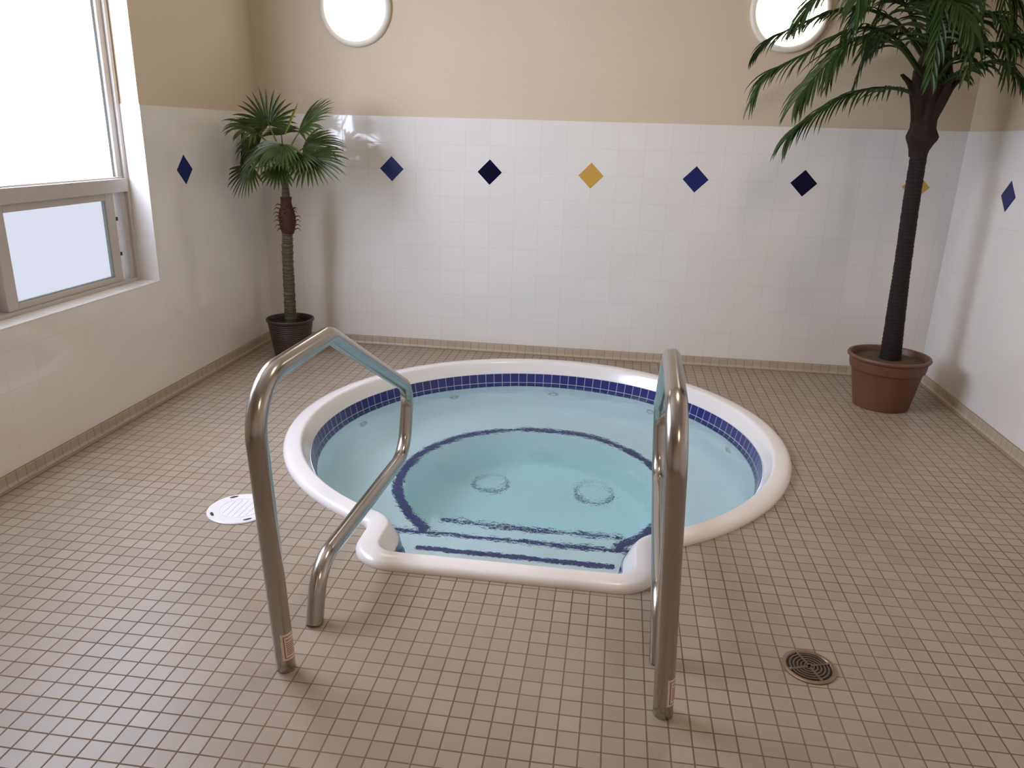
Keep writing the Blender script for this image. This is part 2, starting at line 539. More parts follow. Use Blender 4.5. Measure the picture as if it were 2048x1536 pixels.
for (y0, y1, z0, z1) in ((WY0 + 0.03, WY0 + 0.045, 1.1, WZ1 - 0.05), (WY1 - 0.087, WY1 - 0.06, 1.1, WZ1 - 0.05)):
    m_.box(FXb, FXf - 0.028, y0, y1, z0, z1)
m_.build('glazing_bead', M['gasket'], win, bevel=0.0015)
m_ = MB(); m_.box(FXb + 0.052, FXb + 0.057, 1.88, WY1 - 0.08, 1.095, WZ1 - 0.05)
m_.build('upper_pane', M['pane_up'], win)
m_ = MB(); m_.box(FXb + 0.02, FXb + 0.026, WY0 + 0.03, 1.80, 1.095, WZ1 - 0.05)
m_.build('upper_pane', M['pane_side'], win)
m_ = MB(); m_.box(FXb, FXf, 1.79, 1.89, 1.092, WZ1 - 0.05); m_.build('mullion', M['vinyl'], win, bevel=0.002)


def sash(y0, y1, front, wf_=0.058):
    m_ = MB(); z0, z1 = WZ0 + 0.016, 1.030; b = front - 0.032
    m_.box(b, front, y0, y0 + wf_, z0, z1); m_.box(b, front, y1 - wf_, y1, z0, z1)
    m_.box(b, front, y0 + wf_, y1 - wf_, z0, z0 + 0.026); m_.box(b, front, y0 + wf_, y1 - wf_, z1 - 0.032, z1)
    s_ = m_.build('sliding_sash', M['vinyl'], win, bevel=0.002)
    m_ = MB(); m_.box(b + 0.008, b + 0.013, y0 + wf_ - 0.004, y1 - wf_ + 0.004, z0 + 0.02, z1 - 0.026)
    m_.build('lower_pane', M['pane_low'], s_)
    m_ = MB(); g = 0.006
    ya, yb, za, zb = y0 + wf_, y1 - wf_, z0 + 0.026, z1 - 0.032
    m_.box(b + 0.013, front - 0.006, yb - g, yb, za, zb); m_.box(b + 0.013, front - 0.006, ya, yb, za, za + g * 0.7)
    m_.build('gasket', M['gasket'], s_)
    return s_


sash(2.640, 3.372, FXf - 0.012)
sash(WY0 + 0.03, 2.650, FXf - 0.050)
m_ = MB()
for z0, z1 in ((0.622, 0.735), (0.752, 0.900), (0.917, 1.024)): m_.box(FXf - 0.05, FXf - 0.018, 3.376, 3.392, z0, z1)
m_.build('jamb_track', M['vinyl_white'], win)
m_ = MB()
for z0, z1 in ((0.735, 0.752), (0.900, 0.917)): m_.box(FXf - 0.05, FXf - 0.016, 3.375, 3.393, z0, z1)
m_.build('track_clip', M['dark'], win)
m_ = MB(); m_.box(FXf - 0.02, XL, WY0 - TT, WY1 + TT, WZ0 - TT, WZ0)
m_.build('tiled_sill', M['tile_sill'], win)
m_ = MB(); m_.box(FXf - 0.02, XL, WY1, WY1 + TT, WZ0, ZT); m_.box(FXf - 0.02, XL, WY0 - TT, WY0, WZ0, ZT)
m_.build('tiled_jamb', M['tile_jamb'], win)


# ------------------------------------------------------------------ lamps
def wall_lamp(x, z, label):
    t = empty('wall_lamp', label, 'lamp', (x, YB + TT, z), 'round wall lamps')
    def disc(prof, name, mat):
        mm = MB(); vs = []; n = 64
        for r_, d in prof:
            for k in range(n):
                a = 2 * math.pi * k / n
                vs.append((x + r_ * math.cos(a), YB + TT - d, z + r_ * math.sin(a)))
        fs = [(i * n + k, i * n + (k + 1) % n, (i + 1) * n + (k + 1) % n, (i + 1) * n + k) for i in range(len(prof) - 1) for k in range(n)]
        fs.append(tuple((len(prof) - 1) * n + k for k in range(n)))
        mm.add(vs, fs)
        return mm.build(name, mat, t, smooth=50)
    disc([(0.212, 0), (0.214, 0.012), (0.210, 0.024), (0.200, 0.030), (0.186, 0.030), (0.180, 0.024), (0.179, 0.018)], 'trim_ring', M['lamp_trim'])
    disc([(0.180, 0.019), (0.165, 0.032), (0.13, 0.045), (0.08, 0.054), (0.03, 0.058)], 'diffuser', M['lamp'])
    return t


wall_lamp(-1.597, 2.018, 'round glowing wall lamp above the small fan palm')
wall_lamp(0.842, 2.022, 'round glowing wall lamp half behind the tall palm fronds')


def ceiling_lamp(x, y, label):
    t = empty('ceiling_lamp', label, 'lamp', (x, y, ZC), 'ceiling lamps')
    mm = MB(); mm.lathe([(0.19, ZC), (0.19, ZC - 0.03), (0.165, ZC - 0.036)], x, y); mm.build('trim_ring', M['lamp_trim'], t, smooth=40)
    mm = MB(); mm.lathe([(0.17, ZC - 0.03), (0.14, ZC - 0.055), (0.08, ZC - 0.072), (0.02, ZC - 0.078)], x, y, capt=True); mm.build('diffuser', M['ceil_lamp'], t, smooth=50)


ceiling_lamp(0.35, 2.8, 'warm ceiling lamp over the hot tub')
ceiling_lamp(0.9, -0.3, 'warm ceiling lamp near the room entrance')

# ------------------------------------------------------------------ hot tub
tub = empty('hot_tub', 'round sunken hot tub with white rim and blue waterline tile', 'hot tub', (CX, CY, 0))
prof = [(-0.05, -0.030), (-0.002, -0.004), (0.000, 0.004), (-0.0025, 0.013), (-0.008, 0.021), (-0.017, 0.026), (-0.030, 0.0285), (-0.050, 0.0295), (-0.068, 0.029),
        (-0.074, 0.0275), (-0.079, 0.023), (-0.084, 0.015), (-0.092, 0.000), (-0.101, -0.018), (-0.109, -0.036), (-0.114, -0.044), (-0.111, -0.052), (-0.100, -0.06)]
mb = MB(); mb.loft([outline(d, z) for d, z in prof], flip=True)
mb.build('coping', M['acrylic'], tub, smooth=35)

ring_a, ring_b = outline(-0.116, -0.040), outline(-0.140, -0.1466)
mb = MB(); mb.loft([ring_a, ring_b], flip=True)
band = mb.build('waterline_tile', M['band'], tub, smooth=35)
# arc-length UVs in metres
n = len(ring_a); acc = [0.0]
for i in range(n):
    p, q = ring_a[i], ring_a[(i + 1) % n]; acc.append(acc[-1] + math.hypot(q[0] - p[0], q[1] - p[1]))
uvl = band.data.uv_layers.new(name='UVMap')
for poly in band.data.polygons:
    ids = list(poly.vertices); wrap = any(i % n == n - 1 for i in ids) and any(i % n == 0 for i in ids)
    for li in poly.loop_indices:
        vi = band.data.loops[li].vertex_index; k = vi % n
        uvl.data[li].uv = (acc[n] if (wrap and k == 0) else acc[k], 0.0 if vi < n else -0.1016)

RF, YCH = 0.630, 2.850


def footwell(r_, z, inset=0.0):
    o = []
    for a in th:
        s = math.sin(a); rr = r_
        if s < 0: rr = min(r_, (CY - YCH - inset) / -s)
        o.append((CX + rr * math.cos(a), CY + rr * math.sin(a), z))
    return o


mb = MB()
mb.loft([outline(-0.139, -0.140), outline(-0.143, -0.20), outline(-0.152, -0.36), outline(-0.162, -0.44), outline(-0.185, -0.485), outline(-0.22, -0.500),
         footwell(RF + 0.10, -0.500, -0.1), footwell(RF, -0.500), footwell(RF - 0.004, -0.506), footwell(RF - 0.014, -0.70, 0.002), footwell(RF - 0.02, -0.84, 0.004),
         footwell(RF - 0.045, -0.895, 0.03), footwell(RF - 0.10, -0.92, 0.08)], flip=True, capend=True)
mb.build('basin', M['plaster'], tub, smooth=40)

# navy trim strips: round the bench edge and along the steps
mb = MB(); K = 160
a0 = math.asin(-(CY - YCH) / 0.66)
aa = [a0 + (math.pi - 2 * a0) * i / K for i in range(K + 1)]
vs = []
for a in aa:
    for r_, z in ((RF, -0.499), (RF, -0.4965), (RF + 0.048, -0.4965), (RF + 0.048, -0.499)):
        vs.append((CX + r_ * math.cos(a), CY + r_ * math.sin(a), z))
mb.add(vs, [(4 * i + j, 4 * i + j + 1, 4 * i + j + 5, 4 * i + j + 4) for i in range(K) for j in range(3)])
mb.build('bench_trim', M['trim'], tub)
mb = MB(); mb.box(-0.93, 0.24, YCH - 0.030, YCH, -0.502, -0.4965)
mb.build('bench_trim', M['trim'], tub)


def step(x0, x1, y0, y1, z0, z1, tx0, tx1, tw=0.028):
    m_ = MB(); m_.box(x0, x1, y0, y1, z0, z1)
    s_ = m_.build('step', M['plaster'], tub, bevel=0.004)
    m_ = MB(); m_.box(tx0, tx1, y1 - tw, y1 + 0.001, z1 - 0.012, z1 + 0.003)
    m_.build('trim_strip', M['trim'], s_)


step(-0.700, 0.095, 2.17, 2.545, -0.51, -0.280, -0.690, 0.075)
step(-0.770, 0.135, YCH - 0.02, 3.125, -0.925, -0.690, -0.725, 0.125)

for ang, z in ((19, -0.25), (55, -0.26), (90, -0.26), (124.7, -0.26), (162, -0.26)):
    a = math.radians(ang); c, s = math.cos(a), math.sin(a)
    m_ = MB(); n1 = 24; rr = 1.018
    prof = [(0.030, 0.004), (0.030, -0.006), (0.022, -0.012), (0.016, -0.010), (0.012, -0.004)]
    vs = []
    for r_, d in prof:
        for k in range(n1):
            b = 2 * math.pi * k / n1
            vs.append((CX + (rr + d) * c - s * r_ * math.cos(b), CY + (rr + d) * s + c * r_ * math.cos(b), z + r_ * math.sin(b)))
    fs = [(i * n1 + k, i * n1 + (k + 1) % n1, (i + 1) * n1 + (k + 1) % n1, (i + 1) * n1 + k) for i in range(4) for k in range(n1)] + [tuple(4 * n1 + k for k in range(n1))]
    m_.add(vs, fs); m_.build('seat_jet', M['jet'], tub, smooth=40)
for ang in (36, 90, 144):
    a = math.radians(ang); c, s = math.cos(a), math.sin(a)
    m_ = MB(); n1 = 32; rr = RF - 0.012; z = -0.755
    prof = [(0.088, 0.004), (0.088, -0.006), (0.080, -0.016), (0.055, -0.026), (0.02, -0.030)]
    vs = []
    for r_, d in prof:
        for k in range(n1):
            b = 2 * math.pi * k / n1
            vs.append((CX + (rr + d) * c - s * r_ * math.cos(b), CY + (rr + d) * s + c * r_ * math.cos(b), z + r_ * math.sin(b)))
    fs = [(i * n1 + k, i * n1 + (k + 1) % n1, (i + 1) * n1 + (k + 1) % n1, (i + 1) * n1 + k) for i in range(4) for k in range(n1)] + [tuple(4 * n1 + k for k in range(n1))]
    m_.add(vs, fs); m_.build('suction_cover', M['plaster'], tub, smooth=40)
for x in (-0.588, -0.030):
    m_ = MB(); m_.lathe([(0.104, -0.921), (0.104, -0.912), (0.092, -0.908)], x, 3.70)
    d_ = m_.build('drain_cover', M['drainring'], tub, smooth=40)
    m_ = MB(); m_.lathe([(0.092, -0.914), (0.090, -0.902), (0.07, -0.895), (0.03, -0.891)], x, 3.70, capt=True)
    m_.build('dome', M['plaster'], d_, smooth=50)

# water surface as a real rippled sheet
mb = MB()
rings = []
full = outline(-0.1325, -0.10)
for k in range(1, 41):
    f = k / 40
    rings.append([(CX + (x - CX) * f, CY + (y - CY) * f, -0.10 + 0.0012 * math.sin(9 * (x - CX) * f + 3 * (y - CY) * f) + 0.0010 * math.sin(11 * (y - CY) * f - 4 * (x - CX) * f + 1.3)) for x, y, z in full])
mb.loft(rings, capstart=True)
wt = mb.build('spa_water', M['water'], smooth=60)
bpy.context.view_layer.update()
if sum(p.normal.z for p in list(wt.data.polygons)[:200]) < 0: wt.data.flip_normals()
tag(wt, 'clear pale turquoise rippled water filling the round hot tub', 'water')


# ------------------------------------------------------------------ handrails
def fillet(P, rad, seg=10):
    out = [Vector(P[0])]
    for i in range(1, len(P) - 1):
        p, a, b = Vector(P[i]), Vector(P[i - 1]), Vector(P[i + 1])
        u, v = (a - p).normalized(), (b - p).normalized(); ang = u.angle(v)
        r_ = rad[i - 1]; d = min(r_ / math.tan(ang / 2), 0.48 * (a - p).length, 0.48 * (b - p).length); r_ = d * math.tan(ang / 2)
        cen = p + (u + v).normalized() * (r_ / math.sin(ang / 2))
        s, e = p + u * d - cen, p + v * d - cen
        tot = s.angle(e); ax = s.cross(e).normalized()
        for k in range(seg + 1): out.append(cen + Matrix.Rotation(tot * k / seg, 3, ax) @ s)
    out.append(Vector(P[-1]))
    return out


def rail(x, dy, label, stick_ang, lean=0.0, zs=0.0, fx_=0.0):
    t = empty('handrail', label, 'handrail', (x, 1.565 + dy, 0), 'handrails at the hot tub steps')
    P = [(x, 1.565, 0.0), (x, 1.495, 0.800), (x, 1.975, 0.796), (x, 2.775, 0.378), (x, 2.700, 0.124), (x - fx_, 1.815, 0.160), (x - fx_, 1.757, 0.0)]
    P = [(a + lean * (b - 1.565) - zs * c, b + dy, c) for a, b, c in P]
    pts = fillet(P, [0.13, 0.10, 0.10, 0.12, 0.12])
    m_ = MB(); m_.tube(pts, 0.0248, 28); m_.build('tube', M['steel'], t, smooth=40)
    # wrapped sticker near the foot of the front post
    def patch(name, a0, a1, z0, z1, off, mat, par):
        mm = MB(); K = 8; vs = []
        for z in (z0, z1):
            f = z / 0.8; yc = 1.565 + dy - 0.070 * f; xc = x + lean * (yc - dy - 1.565) - zs * z
            for k in range(K + 1):
                a = math.radians(a0 + (a1 - a0) * k / K)
                vs.append((xc + (0.0248 + off) * math.cos(a), yc + (0.0248 + off) * math.sin(a), z))
        mm.add(vs, [(k, k + 1, K + 2 + k, K + 1 + k) for k in range(K)])
        return mm.build(name, mat, par, smooth=60)
    a0, a1 = stick_ang
    st = patch('sticker', a0, a1, 0.042, 0.125, 0.0004, M['sticker'], t)
    m0, m1 = a0 + 14, a1 - 8
    for q, (b0, b1, z0, z1) in enumerate([(m0, m0 + 5, 0.050, 0.117), (m1 - 5, m1, 0.050, 0.117), (m0, m1, 0.0485, 0.0505), (m0, m1, 0.1155, 0.1175)]):
        patch('red_border', b0, b1, z0, z1, 0.0008, M['red_ink'], st)
    for z in (0.106, 0.096, 0.090, 0.084, 0.078, 0.072, 0.066, 0.060):
        patch('text_line', m0 + 14, m1 - 12 - (z * 4000 % 17), z - 0.0011, z + 0.0011, 0.0008, M['red_ink'], st)
    return t


rail(-0.779, 0.0, 'stainless steel handrail left of the hot tub steps', (-75, 45))
rail(0.192, 0.0, 'stainless steel handrail right of the hot tub steps', (-75, 45), 0.028, 0.050, 0.008)

# ------------------------------------------------------------------ floor fittings
lx, ly = -1.306, 2.362
t = empty('skimmer_lid', 'round white plastic access lid set in the floor tiles', 'lid', (lx, ly, 0))
m_ = MB(); m_.lathe([(0.118, 0.0), (0.118, 0.004), (0.114, 0.0065), (0.100, 0.0065), (0.096, 0.0055), (0.05, 0.0055), (0.01, 0.0055)], lx, ly, 64, capt=True)
m_.build('cover', M['lid'], t, smooth=30)
for ang in (250, 160, 70, -20):
    a = math.radians(ang - 30); m_ = MB(); vs = []; K = 16
    for k in range(K):
        b = 2 * math.pi * k / K; u, v = 0.016 * math.cos(b), 0.0055 * math.sin(b)
        rr = 0.101 + v; aa_ = a + u / 0.101
        vs.append((lx + rr * math.cos(aa_), ly + rr * math.sin(aa_), 0.0071))
    m_.add(vs, [tuple(range(K))]); m_.build('finger_slot', M['dark'], t)
m_ = MB()
for rr in (0.072,):
    m_.lathe([(rr, 0.0056), (rr + 0.001, 0.0066), (rr + 0.003, 0.0066), (rr + 0.004, 0.0056)], lx, ly, 64)
for k in range(-2, 3):
    h = math.sqrt(max(0.066 ** 2 - (k * 0.022) ** 2, 0)); m_.box(lx + k * 0.022 - 0.001, lx + k * 0.022 + 0.001, ly - h, ly + h, 0.0050, 0.0066)
m_.build('embossing', M['lid'], t)

gx, gy, gr = 0.592, 1.808, 0.070
t = empty('floor_drain', 'round dark metal floor drain grate in the tiles', 'drain', (gx, gy, 0))
m_ = MB(); m_.lathe([(gr, 0.0), (gr, 0.0035), (gr - 0.004, 0.005), (gr - 0.010, 0.0048), (gr - 0.012, 0.002)], gx, gy, 64); m_.build('rim', M['grateframe'], t, smooth=30)
m_ = MB(); m_.lathe([(gr - 0.011, 0.0008), (0.001, 0.0008)], gx, gy, 48, capt=True); m_.build('well', M['dark'], t)
m_ = MB()
for rr in (0.012, 0.0215, 0.031, 0.0405, 0.050): m_.lathe([(rr - 0.0026, 0.0010), (rr - 0.0022, 0.004), (rr + 0.0022, 0.004), (rr + 0.0026, 0.0010)], gx, gy, 48)
for k in range(4):
    a = math.radians(20 + 90 * k); c, s = math.cos(a), math.sin(a)
    q = [(0.0, -0.004), (0.060, -0.004), (0.060, 0.004), (0.0, 0.004)]
    vs = [(gx + u * c - v * s, gy + u * s + v * c, z) for z in (0.001, 0.0046) for u, v in q]
    m_.add(vs, [(4, 5, 6, 7), (0, 1, 5, 4), (1, 2, 6, 5), (2, 3, 7, 6), (3, 0, 4, 7)])
m_.build('grate', M['grate'], t)
for k in range(4):
    a = math.radians(20 + 90 * k); m_ = MB(); m_.lathe([(0.0042, 0.0045), (0.0036, 0.006), (0.001, 0.0064)], gx + 0.054 * math.cos(a), gy + 0.054 * math.sin(a), 12, capt=True)
    m_.build('screw', M['steel'], t, smooth=40)


# ------------------------------------------------------------------ palms
def pot(prof, cx, cy, name, mat, par, fn=None):
    m_ = MB(); m_.lathe(prof, cx, cy, 96 if fn else 56, capb=True, fn=fn); return m_.build(name, mat, par, smooth=40)


def blade(mb_, p, d, up, L, wd, droop, seg=6, fold=0.35):
    """pointed, folded leaflet that bends under its own weight"""
    d = d.normalized(); pts = []; cur = Vector(p); dirn = d.copy()
    for i in range(seg + 1):
        pts.append((cur.copy(), dirn.copy()))
        cur = cur + dirn * (L / seg)
        dirn = (dirn + Vector((0, 0, -1)) * droop * (i + 1) / seg).normalized()
    vs = []
    for i, (q, dd) in enumerate(pts):
        f = i / seg; ww = wd * (0.45 + 0.55 * min(1, f * 3.5)) * (1 - max(0, (f - 0.55) / 0.45) ** 1.4) + 0.0004
        side = dd.cross(up)
        side = side.normalized() if side.length > 1e-4 else Vector((1, 0, 0))
        nn = side.cross(dd).normalized()
        vs += [q - side * ww / 2 + nn * ww * fold, q, q + side * ww / 2 + nn * ww * fold]
    fs = []
    for i in range(seg):
        for k in range(2):
            a = i * 3 + k; fs.append((a, a + 1, a + 4, a + 3))
    mb_.add(vs, fs)


def limit(o):
    """leaf tips never pass through the walls"""
    for v in o.data.vertices:
        p = v.co
        p.x = min(max(p.x, XL + 0.012), XR - 0.012); p.y = min(p.y, YB - 0.07)


def spline(P, n_):
    P = [Vector(p) for p in P]; out = []
    Q = [P[0] * 2 - P[1]] + P + [P[-1] * 2 - P[-2]]
    m = len(P) - 1
    for i in range(n_ + 1):
        t_ = i / n_ * m; k = min(int(t_), m - 1); u = t_ - k
        a, b, c, d = Q[k], Q[k + 1], Q[k + 2], Q[k + 3]
        out.append(0.5 * ((2 * b) + (c - a) * u + (2 * a - 5 * b + 4 * c - d) * u * u + (3 * b - a - 3 * c + d) * u ** 3))
    return out


# --- small fan palm in the left corner
px_, py_ = -1.945, 4.31
fp = empty('fan_palm', 'small artificial fan palm in a dark ribbed pot in the corner', 'plant', (px_, py_, 0))
prof = [(0.098, 0.0), (0.102, 0.004), (0.108, 0.05), (0.118, 0.12), (0.129, 0.19), (0.134, 0.222), (0.141, 0.226), (0.143, 0.236), (0.140, 0.241), (0.132, 0.240), (0.128, 0.225), (0.124, 0.195)]
pp = []
for i in range(len(prof) - 1):
    (r1, z1), (r2, z2) = prof[i], prof[i + 1]
    ns = max(1, int(abs(z2 - z1) / 0.004))
    for k in range(ns): pp.append((r1 + (r2 - r1) * k / ns, z1 + (z2 - z1) * k / ns))
pp.append(prof[-1])
pot(pp, px_, py_, 'pot', M['wicker'], fp, fn=lambda r_, z, a: r_ + (0.0016 * math.sin(z * 520) * (1 if z < 0.215 else 0)))
m_ = MB(); m_.lathe([(0.126, 0.198), (0.08, 0.204), (0.02, 0.208)], px_, py_, 40, capt=True); m_.build('soil', M['soil_dark'], fp, smooth=40)
tp = spline([(px_ + 0.002, py_, 0.195), (px_ + 0.006, py_, 0.40), (px_ + 0.009, py_, 0.60), (px_ + 0.018, py_, 0.77)], 90)
m_ = MB(); m_.tube(tp, [0.034 - 0.004 * i / 90 + 0.0022 * ((i * 1.7) % 3 - 1) / 1.0 + 0.0012 * rng.uniform(-1, 1) for i in range(91)], 20); m_.build('trunk', M['trunk_green'], fp, smooth=70)
m_ = MB()
hx = px_ + 0.022
m_.lathe([(0.026, 0.745), (0.034, 0.755), (0.043, 0.785), (0.047, 0.82), (0.047, 0.85), (0.041, 0.885), (0.033, 0.905), (0.029, 0.93), (0.031, 0.96)], hx, py_, 28,
         fn=lambda r_, z, a: r_ * (1 + 0.07 * math.sin(a * 5 + z * 90) + 0.05 * math.sin(a * 9 - z * 140)), capt=True)
m_.build('husk', M['husk_red'], fp, smooth=60)
for lev in range(7):
    for sd in range(5):
        a = math.radians(sd * 72 + lev * 11 + (0 if lev % 2 else 20)); z = 0.772 + lev * 0.0235
        if sd in (0, 2, 3) or lev % 2:
            r_ = 0.048 - abs(lev - 2.5) * 0.003; c, s = math.cos(a), math.sin(a); L = 0.034
            P = [(hx + (r_ - 0.008) * c, py_ + (r_ - 0.008) * s, z), (hx + (r_ + 0.010) * c, py_ + (r_ + 0.010) * s, z + 0.008), (hx + (r_ + 0.022) * c, py_ + (r_ + 0.022) * s, z + 0.008), (hx + (r_ + L) * c, py_ + (r_ + L) * s, z - 0.006)]
            m_ = MB(); m_.tube(spline(P, 6), [0.0038, 0.0034, 0.003, 0.0026, 0.002, 0.0014, 0.0006], 6); m_.build('husk_hook', M['husk_red'], fp, smooth=60)
m_ = MB(); m_.tube(spline([(hx, py_, 0.93), (hx + 0.002, py_, 1.02), (hx + 0.006, py_, 1.13)], 14), [0.026 - 0.0010 * i for i in range(15)], 14); m_.build('crown_shaft', M['trunk_green'], fp, smooth=50)


def fan(hub, d, nrm, L, span=115, nl=26, droop=0.12, root=None, wd=0.0165):
    """palmate leaf: pleated disc near the hub, separate pointed fingers beyond it"""
    hub, d, nrm = Vector(hub), Vector(d).normalized(), Vector(nrm)
    side = d.cross(nrm).normalized(); nrm = side.cross(d).normalized()
    m_ = MB(); K = nl * 2; rin = []
    web = 0.24
    for k in range(K + 1):
        a = math.radians(-span + 2 * span * k / K); dd = d * math.cos(a) + side * math.sin(a)
        l_ = L * web * (0.62 + 0.38 * math.cos(a * 0.55))
        rin.append(hub + dd * l_ + nrm * (0.006 if k % 2 else -0.002) + nrm * 0.10 * l_)
    m_.add([hub] + rin, [(0, k + 1, k + 2) for k in range(K)])
    for k in range(nl):
        a = math.radians(-span + 2 * span * (k + 0.5) / nl) + rng.uniform(-0.02, 0.02)
        dd = d * math.cos(a) + side * math.sin(a)
        ll = L * (0.66 + 0.34 * math.cos(a * 0.62)) * rng.uniform(0.9, 1.06)
        st = hub + dd * ll * 0.10 + nrm * 0.01 * ll
        blade(m_, st, dd + nrm * 0.10, nrm, ll * 0.90, wd * rng.uniform(0.85, 1.1), droop * rng.uniform(0.6, 1.4), 6)
    o = m_.build('fan_leaf', M['fan'], fp, smooth=None); limit(o)
    if root is not None:
        root = Vector(root); mid = (root + hub) / 2 + Vector((0, 0, 0.03))
        m_ = MB(); m_.tube(spline([root, mid, hub + d * 0.02], 8), [0.0065 - 0.0004 * i for i in range(9)], 6); m_.build('petiole', M['petiole'], o, smooth=60)
        for v in m_.v: pass
    return o


cr = Vector((hx + 0.004, py_, 1.07))
cr2 = Vector((hx + 0.006, py_, 1.11))


def H(px, py, y): return at(px, py, y)


fan(H(537, 250, 4.25), (-0.28, -0.10, 0.95), (0.55, -0.80, 0.15), 0.205, 120, 22, 0.16, cr2)
fan(H(512, 262, 4.18), (-0.85, -0.20, 0.30), (0.25, -0.30, 0.92), 0.205, 105, 22, 0.34, cr2)
fan(H(498, 296, 4.42), (-0.75, 0.15, -0.35), (0.1, -0.9, 0.35), 0.19, 100, 18, 0.2, cr)
fan(H(502, 332, 4.22), (-0.30, -0.25, -0.90), (-0.35, -0.80, 0.45), 0.215, 75, 15, 0.10, cr)
fan(H(566, 288, 4.12), (-0.25, -0.55, -0.70), (0.0, -0.60, 0.80), 0.20, 85, 18, 0.22, cr)
fan(H(597, 262, 4.24), (0.85, -0.10, 0.50), (-0.25, -0.55, 0.80), 0.265, 62, 20, 0.16, cr2)
fan(H(606, 292, 4.34), (0.97, 0.1, 0.0), (-0.15, -0.55, 0.80), 0.25, 75, 18, 0.20, cr)
fan(H(616, 312, 4.20), (0.70, -0.25, -0.60), (0.45, -0.75, 0.45), 0.235, 85, 20, 0.14, cr)
fan(H(562, 270, 4.46), (-0.2, 0.6, 0.3), (0.1, -0.8, 0.6), 0.15, 90, 16, 0.2, cr2)
fan(H(588, 306, 4.14), (0.35, -0.65, -0.50), (0.3, -0.5, 0.8), 0.18, 80, 16, 0.3, cr)
fan(H(538, 306, 4.16), (-0.55, -0.55, -0.50), (-0.2, -0.6, 0.75), 0.19, 85, 17, 0.3, cr)
fan(H(560, 330, 4.18), (-0.12, -0.35, -0.92), (0.1, -0.9, 0.3), 0.15, 60, 11, 0.15, cr)
fan(H(520, 285, 4.30), (-0.8, 0.0, -0.1), (0.1, -0.6, 0.8), 0.17, 90, 16, 0.4, cr)
m_ = MB(); b0, b1 = H(570, 268, 4.28), H(597, 204, 4.28)
blade(m_, b0, b1 - b0, Vector((0.3, -1, 0)), (b1 - b0).length, 0.014, 0.0, 6)
m_.build('spear_leaf', M['petiole'], fp)

# --- tall feather palm at the right
qx, qy = 1.478, 4.14
tpalm = empty('feather_palm', 'tall artificial feather palm with dark trunk in a brown pot', 'plant', (qx, qy, 0))
pot([(0.132, 0.0), (0.140, 0.004), (0.143, 0.02), (0.150, 0.06), (0.163, 0.13), (0.174, 0.195), (0.178, 0.205), (0.186, 0.210), (0.191, 0.235), (0.193, 0.262), (0.205, 0.270), (0.207, 0.278), (0.203, 0.286), (0.192, 0.286), (0.186, 0.275), (0.180, 0.24)],
    qx, qy, 'pot', M['terra'], tpalm)
m_ = MB(); m_.lathe([(0.184, 0.252), (0.15, 0.262), (0.10, 0.266), (0.05, 0.262), (0.02, 0.26)], qx, qy, 48, capt=True, fn=lambda r_, z, a: r_ * (1 - 0.03 * abs(math.sin(7 * a)))); m_.build('moss', M['soil'], tpalm, smooth=50)
tp = spline([(1.486, qy, 0.25), (1.470, qy, 0.55), (1.456, qy, 0.84), (1.444, qy, 1.1), (1.437, qy, 1.36)], 130)
m_ = MB(); m_.tube(tp, [0.0535 - 0.010 * min(1, i / 50) - 0.005 * i / 130 + 0.0024 * (((i * 0.5) % 1.0) - 0.5) + rng.uniform(-0.0012, 0.0012) for i in range(131)], 24)
m_.build('trunk', M['trunk_dark'], tpalm, smooth=70)
m_ = MB()
m_.lathe([(0.037, 1.29), (0.044, 1.325), (0.054, 1.350), (0.066, 1.372), (0.070, 1.388), (0.064, 1.404), (0.056, 1.425), (0.056, 1.46), (0.065, 1.52), (0.079, 1.575), (0.092, 1.62), (0.085, 1.68), (0.062, 1.76), (0.055, 1.86), (0.040, 1.95)], 1.435, qy, 40, capt=True,
         fn=lambda r_, z, a: r_ * (1 + 0.06 * math.sin(a * 6 + z * 12) + 0.05 * math.sin(a * 3 - z * 30)))
m_.build('husk', M['husk_dark'], tpalm, smooth=60)
for k in range(9):
    a = 2 * math.pi * k / 9 + 0.35; c, s = math.cos(a), math.sin(a)
    P = [(1.435 + 0.040 * c, qy + 0.040 * s, 1.44 + 0.02 * (k % 3)), (1.435 + 0.060 * c, qy + 0.060 * s, 1.54), (1.435 + 0.092 * c, qy + 0.092 * s, 1.62), (1.435 + 0.145 * c, qy + 0.13 * s, 1.665 + 0.01 * (k % 2))]
    m_ = MB(); m_.tube(spline(P, 10), [0.020, 0.020, 0.021, 0.021, 0.020, 0.019, 0.017, 0.015, 0.012, 0.008, 0.004], 8); m_.build('frond_stub', M['husk_dark'], tpalm, smooth=60)


def frond(P, L=0.19, nl=34, droop=0.50, start=0.16, wd=0.0145, spread=0.85):
    pts = spline(P, 60); m_ = MB()
    m_.tube(pts, [0.0085 * (1 - i / 62) + 0.0012 for i in range(61)], 6)
    nb = 60
    for k in range(nl):
        f = start + (1 - start) * k / (nl - 1); i = min(int(f * nb), nb - 1)
        p = pts[i]; d = (pts[min(i + 1, nb)] - pts[max(i - 1, 0)]).normalized()
        sd = d.cross(Vector((0, 0, 1)))
        sd = sd.normalized() if sd.length > 0.05 else Vector((1, 0, 0))
        up = sd.cross(d).normalized()
        ff = (f - start) / (1 - start)
        ll = L * (0.60 + 0.40 * math.sin(math.pi * min(1, 0.18 + 0.80 * ff))) * rng.uniform(0.78, 1.12)
        for sg in (-1, 1):
            dd = d * (0.55 + 0.55 * ff + rng.uniform(-0.08, 0.08)) + sd * sg * spread * (1 - 0.55 * ff) + up * 0.18 * (1 - ff) + Vector((0, 0, -0.15 + rng.uniform(-0.1, 0.1)))
            blade(m_, p, dd, up, ll, wd * rng.uniform(0.8, 1.15), droop * rng.uniform(0.6, 1.3), 6)
    o = m_.build('frond', M['feather'], tpalm); limit(o)
    return o


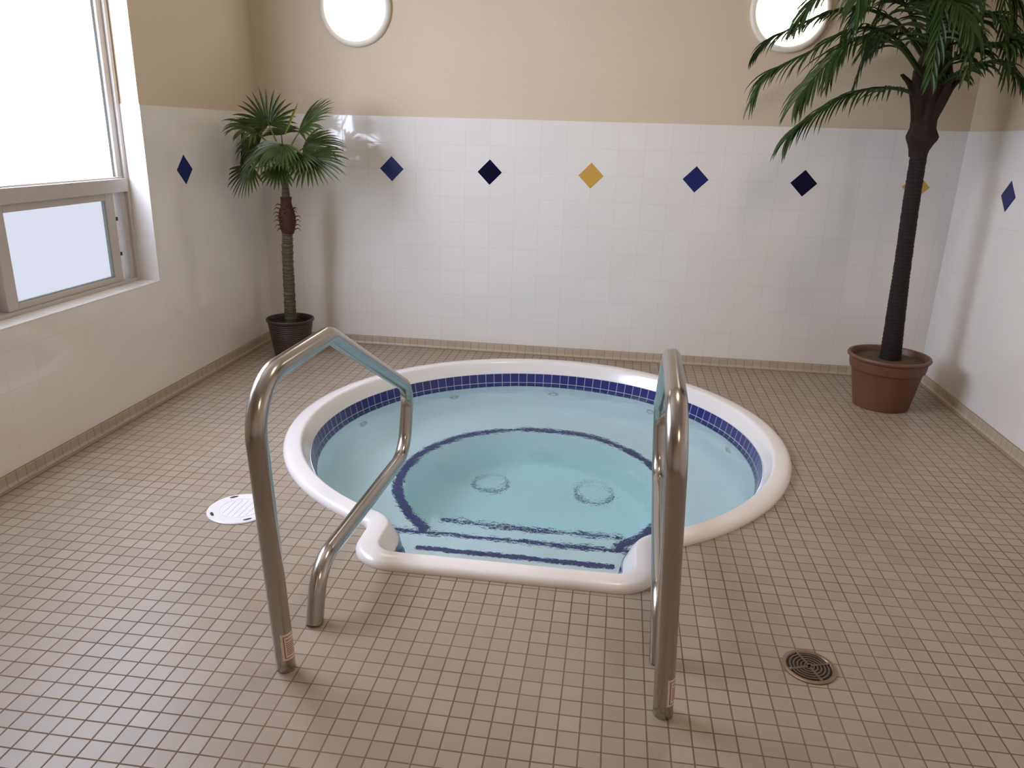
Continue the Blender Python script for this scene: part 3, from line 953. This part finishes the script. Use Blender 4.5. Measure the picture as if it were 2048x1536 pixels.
def fr(pxs, ys, **kw):
    P = []
    for i, (a, b) in enumerate(pxs):
        f = i / (len(pxs) - 1); P.append(at(a, b, ys[0] + (ys[1] - ys[0]) * f))
    return frond(P, **kw)


fr([(1838, 192), (1806, 180), (1768, 176), (1722, 182), (1680, 198), (1635, 226), (1600, 250), (1578, 274)], (4.13, 3.95), L=0.225, nl=27)
fr([(1845, 150), (1800, 85), (1740, 56), (1680, 68), (1625, 100), (1572, 126), (1537, 146), (1512, 186)], (4.13, 4.02), L=0.218, nl=32)
fr([(1848, 160), (1800, 95), (1740, 72), (1690, 92), (1652, 130), (1620, 165), (1594, 200)], (4.10, 3.80), L=0.230, nl=31)
fr([(1850, 120), (1800, 50), (1740, 20), (1690, 18), (1640, 32), (1580, 58), (1540, 78), (1513, 106)], (4.16, 4.30), L=0.179, nl=32)
fr([(1850, 90), (1810, 10), (1750, -30), (1690, -35), (1640, -10), (1605, 30)], (4.14, 4.0), L=0.243, nl=31)
fr([(1860, 80), (1850, 0), (1820, -60), (1780, -80), (1740, -50), (1715, 0)], (4.10, 3.75), L=0.256, nl=31)
fr([(1868, 175), (1905, 120), (1955, 98), (2010, 84), (2060, 70), (2100, 80)], (4.08, 3.70), L=0.218, nl=31)
fr([(1868, 188), (1895, 160), (1938, 138), (1980, 124), (2020, 138), (2046, 165)], (4.10, 3.85), L=0.192, nl=27)
fr([(1865, 140), (1905, 70), (1950, 35), (1995, 40), (2025, 75)], (4.10, 3.82), L=0.230, nl=28)
fr([(1862, 110), (1890, 20), (1930, -40), (1985, -50), (2030, -10)], (4.12, 3.90), L=0.256, nl=28)
fr([(1855, 130), (1865, 60), (1885, 10), (1915, 10), (1945, 60)], (4.02, 3.55), L=0.205, nl=27)
#, (4.02, 3.60), L=0.192, nl=27)
fr([(1856, 70), (1858, -20), (1870, -90), (1890, -140)], (4.16, 4.35), L=0.256, nl=27)
#, (4.02, 3.62), L=0.179, nl=23)
fr([(1860, 100), (1900, 60), (1930, 60), (1950, 90)], (4.2, 4.5), L=0.192, nl=23)
fr([(1850, 100), (1810, 60), (1770, 60), (1735, 95)], (4.2, 4.55), L=0.192, nl=23)

for k, (az, rise, reach) in enumerate([(200, 0.42, 0.55), (250, 0.42, 0.46), (295, 0.40, 0.40), (150, 0.40, 0.5), (180, 0.55, 0.35), (320, 0.50, 0.35), (272, 0.55, 0.35)]):
    a = math.radians(az); c, s_ = math.cos(a), math.sin(a); b = Vector((1.435, qy, 1.78 + 0.02 * (k % 4)))
    frond([b + Vector((c * reach * f, s_ * reach * f, rise * 4 * f * (1 - f) * 0.9 - 0.18 * f * f)) for f in (0.05, 0.25, 0.5, 0.75, 1.0)], L=0.18, nl=26)
